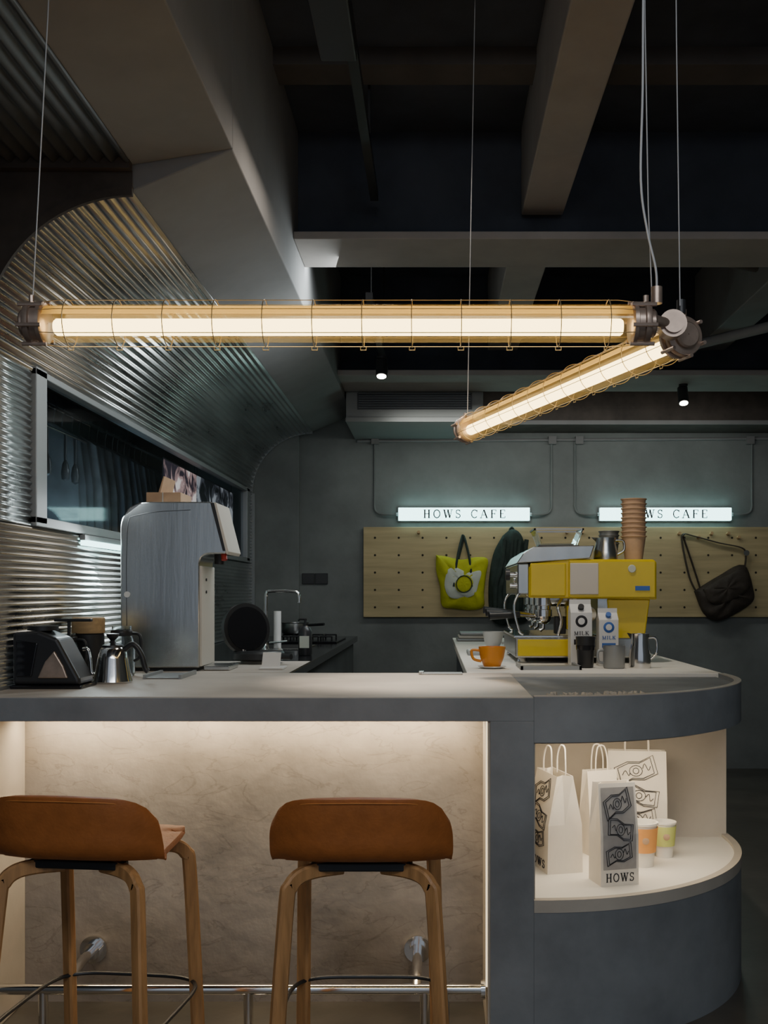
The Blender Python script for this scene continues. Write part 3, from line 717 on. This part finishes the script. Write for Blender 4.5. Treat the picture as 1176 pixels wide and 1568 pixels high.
g = group('kitchen_faucet')
fx, fy = -.905, 5.5
tube('spout', [(fx, fy, 1.05), (fx, fy, 1.30), (fx+.005, fy, 1.365), (fx+.03, fy, 1.378), (fx+.13, fy, 1.378), (fx+.17, fy, 1.37), (fx+.18, fy, 1.34), (fx+.18, fy, 1.315)], .010, 'chrome', g, smooth=6)
lathe('base', [(.001, 0), (.024, 0), (.024, .01), (.015, .03), (.013, .05)], (fx, fy, 1.051), 'chrome', g)
cyl('lever', (fx+.02, fy, 1.10), (fx+.12, fy-.02, 1.11), .006, 'chrome', g)
g = group('water_filter')
cyl('tube', (-.845, 5.52, 1.07), (-.845, 5.52, 1.27), .020, 'white', g)
lathe('stand', [(.001, 0), (.03, 0), (.03, .01), (.021, .02)], (-.845, 5.52, 1.051), 'trim', g)
g = group('round_waffle_iron')
lid = Vector((-.85, 4.62, 1.205))
n_ = Vector((.62, -.78, .12)).normalized()
cyl('lid', lid-n_*.014, lid+n_*.014, .115, 'black', g, seg=48)
cyl('lid_plate', lid+n_*.014, lid+n_*.018, .098, 'blackg', g, seg=48)
lathe('base', [(.001, .012), (.10, .012), (.115, .02), (.115, .045), (.105, .055), (.001, .055)], (-.79, 4.62, 1.051), 'black', g)
lathe('feet', [(.001, 0), (.08, 0), (.085, .012), (.001, .012)], (-.79, 4.62, 1.051), 'steel', g)
cyl('hinge', (-.86, 4.60, 1.09), (-.86, 4.60, 1.12), .018, 'chrome', g)
cyl('handle', (-.70, 4.55, 1.085), (-.63, 4.51, 1.085), .012, 'black', g)
g = group('soap_bottle')
sx_, sy_ = -.655, 5.2
lathe('bottle', [(.001, 0), (.033, 0), (.035, .006), (.035, .12), (.022, .145), (.012, .15)], (sx_, sy_, 1.051), 'black', g)
box('label', sx_-.024, sx_+.024, sy_-.0375, sy_-.0345, 1.09, 1.15, 'bagprint', g)
cyl('pump', (sx_, sy_, 1.20), (sx_, sy_, 1.235), .006, 'black', g)
tube('pump_head', [(sx_+.008, sy_, 1.235), (sx_-.03, sy_, 1.235), (sx_-.035, sy_, 1.225)], .006, 'black', g, seg=8)
g = group('tablet_stand')
box('base', -.72, -.62, 4.2, 4.32, 1.051, 1.06, 'white', g, bevel=.003)
prism('panel', [(4.24, 1.06), (4.25, 1.06), (4.29, 1.115), (4.28, 1.118)], -.715, -.64, 'white', g, 'x')

# ------------------------------------------------------------------ espresso machine
g = group('espresso_machine')
Y0, Y1 = 4.60, 5.35
prism('upper_body', [(.425, 1.345), (1.0, 1.337), (1.0, 1.505), (.985, 1.518), (.60, 1.518), (.44, 1.50), (.425, 1.48)], Y0, Y1, 'yellow', g, 'y', bevel=.006)
box('side_panel_left', .430, .590, Y0-.012, Y0, 1.352, 1.500, 'yellow', g, bevel=.005)
box('side_panel_right', .604, .992, Y0-.016, Y0, 1.345, 1.512, 'yellow', g, bevel=.005)
prism('painted_highlight', [(.608, 1.36), (.735, 1.36), (.735, 1.50), (.608, 1.50)], Y0-.021, Y0-.016, 'panelw', g, 'y', bevel=.003)  # off-white patch painted as a blown reflection on the yellow panel
prism('rear_column', [(.80, 1.12), (.945, 1.12), (.975, 1.34), (.78, 1.34)], Y0+.02, Y1-.02, 'yellow', g, 'y', bevel=.006)
box('inner_back', .74, .80, Y0+.03, Y1-.03, 1.12, 1.345, 'steel', g)
box('base_body', .365, .96, Y0+.0, Y1, 1.075, 1.165, 'steel', g, bevel=.006)
box('base_side_yellow', .375, .605, Y0-.012, Y0, 1.083, 1.158, 'yellow', g, bevel=.004)
box('drip_grille', .36, .73, Y0+.02, Y1-.02, 1.165, 1.175, 'chrome', g, bevel=.002)
for i in range(4):
    x = (.40, .92, .40, .92)[i]; y = (Y0+.06, Y0+.06, Y1-.06, Y1-.06)[i]
    lathe('foot_%d' % i, [(.001, 0), (.022, 0), (.025, .006), (.018, .026), (.001, .026)], (x, y, 1.05), 'chrome', g)
prism('cup_rail', [(.37, 1.50), (.70, 1.522), (.72, 1.58), (.45, 1.575), (.40, 1.545)], Y0-.005, Y1, 'steel', g, 'y', bevel=.004)
box('front_fascia', .375, .428, Y0+.01, Y1-.01, 1.36, 1.50, 'steel', g, bevel=.006)
for z in (1.40, 1.45):
    cyl('knob_stem', (.375, Y0+.07, z), (.345, Y0+.07, z), .012, 'chrome', g)
cyl('steam_knob', (.345, Y0+.07, 1.45), (.325, Y0+.07, 1.45), .026, 'black', g)
cyl('gauge', (.376, Y0+.2, 1.43), (.370, Y0+.2, 1.43), .03, 'chrome', g)
for i, y in enumerate((Y0+.10, Y0+.36, Y0+.60)):
    lathe('group_head_%d' % i, [(.001, .07), (.045, .07), (.045, .03), (.034, .028), (.034, .012), (.041, .010), (.041, -.02), (.001, -.02)], (.50, y, 1.28), 'chrome', g)
    lathe('filter_basket_%d' % i, [(.001, -.045), (.02, -.042), (.033, -.03), (.036, -.02), (.036, 0), (.001, 0)], (.50, y, 1.268), 'chrome', g)
    cyl('handle_neck_%d' % i, (.47, y, 1.262), (.39, y-.02, 1.268), .009, 'chrome', g)
    cyl('handle_grip_%d' % i, (.39, y-.02, 1.268), (.25, y-.045, 1.262+.01*i), .014, 'black', g, r2=.018)
    tube('spout_%d' % i, [(.50, y, 1.23), (.50, y, 1.205), (.485, y, 1.195)], .009, 'chrome', g)
    cyl('head_block_%d' % i, (.50, y, 1.34), (.62, y, 1.34), .035, 'steel', g)
for i, y in enumerate((Y0+.02, Y1-.1)):
    tube('steam_wand_%d' % i, [(.40, y, 1.37), (.37, y-.01, 1.345), (.36, y-.015, 1.29), (.38, y-.02, 1.20), (.40, y-.02, 1.18)], .006, 'chrome', g, smooth=6)
tube('water_pipe', [(.62, Y0+.04, 1.34), (.62, Y0+.03, 1.26), (.66, Y0+.03, 1.22), (.66, Y0+.04, 1.17)], .010, 'chrome', g, smooth=5)
tube('water_pipe_b', [(.58, Y0+.05, 1.34), (.56, Y0+.03, 1.30), (.575, Y0+.03, 1.24), (.56, Y0+.04, 1.17)], .008, 'chrome', g, smooth=5)
box('solenoid', .60, .68, Y0+.03, Y0+.10, 1.20, 1.31, 'yellow', g, bevel=.006)
box('pump_block', .55, .60, Y0+.06, Y0+.12, 1.18, 1.26, 'black', g, bevel=.004)
cyl('boiler_cap', (.70, Y0+.10, 1.27), (.70, Y0+.04, 1.27), .035, 'chrome', g)
lathe('side_logo_disc', [(.001, -.004), (.016, -.004), (.018, 0)], (.885, Y0-.018, 1.475), 'bagprint', g, axis='y')
box('side_label', .90, .965, Y0-.019, Y0-.016, 1.378, 1.398, 'blue', g)

g = group('glass_bean_tray')
box('tray_foot', .49, .68, 4.8, 5.0, 1.581, 1.592, 'black', g, bevel=.003)
prism('bowl', [(.50, 1.592), (.67, 1.592), (.70, 1.665), (.695, 1.667), (.665, 1.598), (.505, 1.598), (.475, 1.667), (.47, 1.665)], 4.8, 5.0, 'glass', g, 'y')
for a in ((.468, .702, 4.795, 4.803), (.468, .702, 4.997, 5.005), (.468, .476, 4.795, 5.005), (.694, .702, 4.795, 5.005)): box('rim', *a, 1.662, 1.670, 'trim', g)
def pitcher(g, c, r, h, m='steel', hm=None):
    lathe('body', [(.001, 0), (r, 0), (r*1.02, h*.06), (r*1.0, h*.4), (r*.82, h*.75), (r*.86, h), (r*.82, h), (r*.78, h*.75), (r*.95, h*.4), (r*.95, h*.05), (.001, h*.04)], c, m, g)
    tube('handle', [(c[0]+r*.8, c[1], c[2]+h*.88), (c[0]+r*1.5, c[1], c[2]+h*.85), (c[0]+r*1.55, c[1], c[2]+h*.45), (c[0]+r*.98, c[1], c[2]+h*.25)], r*.11, hm or m, g, smooth=5)
    obj('lip', [(c[0]-r*.80, c[1]-r*.3, c[2]+h), (c[0]-r*.80, c[1]+r*.3, c[2]+h), (c[0]-r*1.2, c[1], c[2]+h*1.02), (c[0]-r*.80, c[1], c[2]+h*.82)], [(0, 2, 3), (2, 1, 3)], m, g, solid=.002)
g = group('milk_pitcher'); pitcher(g, (.80, 4.78, 1.519), .055, .105)
g = group('stacked_paper_cups')
z = 1.519
for i in range(9):
    r0, r1, h = .041, .058, .115
    lathe('cup_%d' % i, [(.001, .003), (r0, 0), (r1-.002, h-.004), (r1+.003, h-.002), (r1+.003, h+.002), (r1-.003, h+.002), (r0-.003, .006), (.001, .006)], (.945, 4.85, z), 'kraft', g)
    z += .022
g = group('stacked_paper_cups')
z = 1.519
for i in range(4):
    lathe('cup_%d' % i, [(.001, .003), (.036, 0), (.048, .09), (.052, .092), (.052, .096), (.046, .096), (.034, .006), (.001, .006)], (.87, 5.1, z), 'trim', g); z += .02

def carton(x0, x1, y0, z0, z1, mm):
    g = group('milk_carton'); w = x1-x0; zt = z0+(z1-z0)*.80; ym = y0+w/2
    box('body', x0, x1, y0, y0+w, z0, zt, 'white', g, bevel=.002)
    prism('gable', [(y0, zt), (y0+w, zt), (ym+.003, z1-.02), (ym+.003, z1), (ym-.003, z1), (ym-.003, z1-.02)], x0, x1, 'white', g, 'x')
    lathe('logo', [(.001, -.001), (w*.26, -.001), (w*.28, 0)], ((x0+x1)/2, y0-.0005, z0+(zt-z0)*.84), mm, g, axis='y')
    lathe('logo_center', [(.001, -.002), (w*.15, -.002), (w*.16, -.001)], ((x0+x1)/2, y0-.0005, z0+(zt-z0)*.84), 'white', g, axis='y')
    text('lettering', 'MILK', x0+w*.15, y0-.0012, z0+(zt-z0)*.58, w*.7, w*.18, mm, g)
    box('lower_text_block', x0+w*.15, x1-w*.15, y0-.001, y0, z0+(zt-z0)*.40, z0+(zt-z0)*.50, mm, g)
    cyl('cap', ((x0+x1)/2, y0+w*.2, zt+(z1-zt)*.35), ((x0+x1)/2, y0+w*.08, zt+(z1-zt)*.5), w*.14, mm, g)
carton(.592, .685, 4.44, 1.05, 1.338, 'ink')
carton(.712, .796, 4.42, 1.05, 1.300, 'blue')
g = group('travel_cup')
lathe('body', [(.001, 0), (.030, 0), (.033, .005), (.041, .125), (.041, .132), (.038, .132), (.031, .008), (.001, .006)], (.640, 4.33, 1.05), 'black', g)
lathe('band', [(.0375, .075), (.0395, .076), (.041, .095), (.039, .096)], (.640, 4.33, 1.05), 'blackg', g)
g = group('coffee_mug')
c = (.755, 4.30, 1.05)
lathe('body', [(.001, 0), (.040, 0), (.045, .006), (.046, .095), (.043, .095), (.042, .01), (.001, .008)], c, 'trim', g)
tube('handle', [(c[0]-.044, c[1], 1.125), (c[0]-.068, c[1]-.005, 1.12), (c[0]-.066, c[1]-.005, 1.08), (c[0]-.042, c[1], 1.072)], .006, 'trim', g, smooth=5)
g = group('milk_pitcher'); pitcher(g, (.868, 4.32, 1.05), .045, .145, 'chrome')
g = group('coffee_cup')
c = (.243, 4.30, 1.056)
lathe('body', [(.001, 0), (.032, 0), (.036, .004), (.050, .04), (.057, .085), (.054, .085), (.046, .04), (.030, .008), (.001, .008)], c, 'orange', g)
tube('handle', [(c[0]-.052, c[1], 1.125), (c[0]-.085, c[1], 1.125), (c[0]-.078, c[1], 1.09), (c[0]-.045, c[1], 1.08)], .006, 'orange', g, smooth=5)
lathe('saucer', [(.001, -.006), (.035, -.006), (.06, .002), (.058, .004), (.034, -.001), (.001, -.001)], c, 'white', g)
g = group('coffee_cup')
c = (.34, 5.9, 1.056)
lathe('body', [(.001, 0), (.035, 0), (.05, .03), (.062, .09), (.058, .09), (.046, .03), (.001, .008)], c, 'white', g)
tube('handle', [(c[0]+.058, c[1], 1.13), (c[0]+.09, c[1], 1.125), (c[0]+.08, c[1], 1.09), (c[0]+.05, c[1], 1.08)], .006, 'white', g, smooth=5)
lathe('saucer', [(.001, -.006), (.05, -.006), (.085, .006), (.082, .009), (.048, -.001), (.001, -.001)], c, 'white', g)
g = group('serving_tray')
box('tray', .36, .60, 4.20, 4.45, 1.05, 1.055, 'trim', g, bevel=.002)
for a in ((.355, .365, 4.195, 4.455), (.595, .605, 4.195, 4.455), (.355, .605, 4.195, 4.205)): box('tray_lip', *a, 1.05, 1.066, 'trim', g)
g = group('folded_towels')
for i in range(3):
    box('towel_%d' % i, .15+.01*i, .42-.02*i, 6.75, 7.0, 1.05+.02*i, 1.069+.02*i, ('trim', 'panelw', 'trim')[i], g, bevel=.008, seg=3)
g = group('coffee_scale')
box('body', .17, .33, 5.2, 5.4, 1.05, 1.07, 'trim', g, bevel=.004)
box('platform', .175, .325, 5.24, 5.39, 1.07, 1.075, 'white', g, bevel=.002)
g = group('knife_tray')
box('tray', -.05, .11, 3.95, 4.02, 1.05, 1.056, 'trim', g, bevel=.002)
box('tray_handle', -.06, -.04, 3.96, 4.01, 1.052, 1.062, 'steel', g, bevel=.002)

# ------------------------------------------------------------------ paper bags
def paperbag(loc, rot, w, d, h, front=None, top=.98, art=True, handles=True):
    g = group('paper_shopping_bag', loc, rot)
    V = []; hw, hd = w/2, d/2
    for z, sx, sy in ((0, 1, 1), (h*.5, 1, .95), (h, top, .45)):
        pin = .0 if z == 0 else (.12 if z < h else .75)
        V += [(-hw*sx, -hd*sy, z), (0, -hd*sy, z), (hw*sx, -hd*sy, z), (hw*sx, 0, z), (hw*sx, hd*sy, z), (0, hd*sy, z), (-hw*sx, hd*sy, z), (-hw*sx, 0, z)]
        if pin:
            V[-5] = (hw*sx-d*.25*pin, 0, z); V[-1] = (-hw*sx+d*.25*pin, 0, z)
    F = [(7, 6, 5, 4, 3, 2, 1, 0)]
    for k in range(2):
        for j in range(8): F.append((k*8+j, k*8+(j+1) % 8, (k+1)*8+(j+1) % 8, (k+1)*8+j))
    obj('body', V, F, 'paper', g, solid=.0015)
    def fy(z):
        return -hd*(1-.1*z/h) if z < h*.5 else -hd*(.95-(z/h-.5)*1.0)
    if front:
        z0, z1 = h*.16, h*.96
        VV = [(-hw*.88, fy(z0)-.0015, z0), (hw*.88, fy(z0)-.0015, z0), (hw*.88, fy(h*.5)-.0015, h*.5), (-hw*.88, fy(h*.5)-.0015, h*.5), (hw*.88, fy(z1)-.0015, z1), (-hw*.88, fy(z1)-.0015, z1)]
        obj('print_panel', VV, [(0, 1, 2, 3), (3, 2, 4, 5)], front, g)
    if art:
        def ln(pts, r=.0012): tube('print_line', [(x*w, fy(z*h)-.003, z*h) for x, z in pts], r, 'ink', g, seg=5, smooth=3)
        def lnc(cx, cz, rx, rz, r=.0012): tube('print_line', [(cx*w+rx*w*math.cos(t*.524), fy(cz*h+rz*h*math.sin(t*.524))-.003, cz*h+rz*h*math.sin(t*.524)) for t in range(12)], r, 'ink', g, seg=5, closed=True)
        bills = [(-.02, .80, .36, .16, 25), (.03, .55, .33, .13, -14), (-.02, .31, .34, .12, 15)]
        for bx, bz, bw, bh, an in bills:
            ca, sa = math.cos(math.radians(an)), math.sin(math.radians(an))
            def q(u, v): return (bx+u*bw*ca-v*bh*sa*.8, bz+(u*bw*sa*.45+v*bh*ca*.8))
            for s in (1, .84):
                pp = [q(-s, -s*.8), q(-.3*s, -s*.6), q(.3*s, -s*.95), q(s, -s*.8), q(s, s*.8), q(.3*s, s*.62), q(-.3*s, s*.95), q(-s, s*.8), q(-s, -s*.8)]
                tube('print_line', [(x*w, fy(z*h)-.003, z*h) for x, z in pp], .0013, 'ink', g, seg=5)
            lnc(bx, bz, .11, .055); lnc(bx, bz, .05, .03)
            ln([q(-.7, 0), q(-.5, .3), q(-.4, -.2), q(-.3, 0)])
            ln([q(.35, 0), q(.5, .35), q(.6, -.3), q(.75, 0)])
        text('lettering', 'HOWS', -.38*w, fy(.05*h)-.002, .04*h, .76*w, .085*h, 'ink', g)
    if handles:
        for s in (-1, 1):
            y = s*hd*.4
            tube('handle', [(-w*.2, y, h-.01), (-w*.19, y, h+.045), (-w*.1, y+.004, h+.085), (w*.1, y+.004, h+.085), (w*.19, y, h+.045), (w*.2, y, h-.01)], .0028, 'paper', g, smooth=5, seg=6)
    return g
paperbag((.415, 3.53, .424), math.radians(-76), .20, .125, .325, art=True)
paperbag((.585, 3.34, .424), math.radians(14), .130, .10, .325, front='paperd', handles=False)
paperbag((.755, 3.82, .424), math.radians(-8), .215, .10, .355, art=True)
paperbag((.60, 3.72, .424), math.radians(20), .12, .08, .30, art=False)
def pcup(c, m, s=1):
    g = group('paper_cup')
    lathe('body', [(.001, .003), (.030*s, 0), (.033*s, .05*s), (.034*s, .05*s), (.040*s, .118*s), (.043*s, .12*s), (.043*s, .126*s), (.038*s, .126*s), (.028*s, .006), (.001, .006)], c, 'shelf', g)
    lathe('sleeve', [(.0345*s, .042*s), (.0365*s, .042*s), (.0425*s, .112*s), (.0405*s, .112*s)], c, m, g)
    lathe('logo', [(.001, 0), (.010, 0), (.012, .001)], (c[0], c[1]-.0405*s, c[2]+.078*s), 'kraft', g, axis='y')
pcup((.722, 3.54, .424), 'orangec', 1.2); pcup((.822, 3.66, .424), 'greenc', 1.0); pcup((.742, 3.66, .424), 'orangec', 1.0)

# ------------------------------------------------------------------ lights
area('front_fill_light', (.1, -.6, 3.3), (.1, 3.6, .3), 2.6, .8, 52, (.90, .95, 1))  # fill light added overhead behind the camera for counter and stool fronts
area('counter_area_light', (-.3, 3.6, 2.9), (-.2, 3.6, 1.0), .5, .3, 5, (1, .88, .75))  # soft warm area light above the counter, aimed down
spot('counter_spot', (-.05, 3.45, 2.94), (-.10, 3.66, 1.05), 230, (1, .86, .70), 34, blend=1.0)
spot('machine_spot', (.65, 4.1, 2.93), (.65, 4.6, 1.3), 40, (1, .92, .8), 50)
area('arch_wash', (-.3, 5.0, 2.7), (-1.4, 4.8, 1.9), .3, 1.8, 22, (.88, .97, 1))
area('backwall_wash', (.9, 7.0, 2.55), (.9, 8.0, 1.2), 2.4, .2, 8, (.93, .97, .92))

w = bpy.data.worlds.new('World'); sc.world = w; w.use_nodes = True
w.node_tree.nodes['Background'].inputs[0].default_value = (.61, .69, .82, 1)
w.node_tree.nodes['Background'].inputs[1].default_value = .5

bpy.context.view_layer.update()
for e in GROUPS:
    if e.get('placed'): continue
    lo = Vector((1e9,)*3); hi = Vector((-1e9,)*3)
    for c in e.children:
        if c.type != 'MESH': continue
        for v in c.data.vertices:
            for k in range(3): lo[k] = min(lo[k], v.co[k]); hi[k] = max(hi[k], v.co[k])
    ctr = (lo+hi)/2; ctr.z = lo.z
    e.location = ctr
    for c in e.children:
        if c.type == 'MESH': c.data.transform(Matrix.Translation(-ctr))
        else: c.location = c.location-ctr

cam = bpy.data.cameras.new('camera'); co = bpy.data.objects.new('camera', cam); COL.objects.link(co)
co.location = (0, 0, 1.36); co.rotation_euler = (math.radians(90), 0, 0)
cam.sensor_fit = 'VERTICAL'; cam.sensor_height = 36; cam.lens = 36
cam.shift_x = -98/2000; cam.shift_y = 161/2000; cam.clip_start = .05
sc.camera = co
try:
    sc.view_settings.view_transform = 'AgX'
except Exception: pass
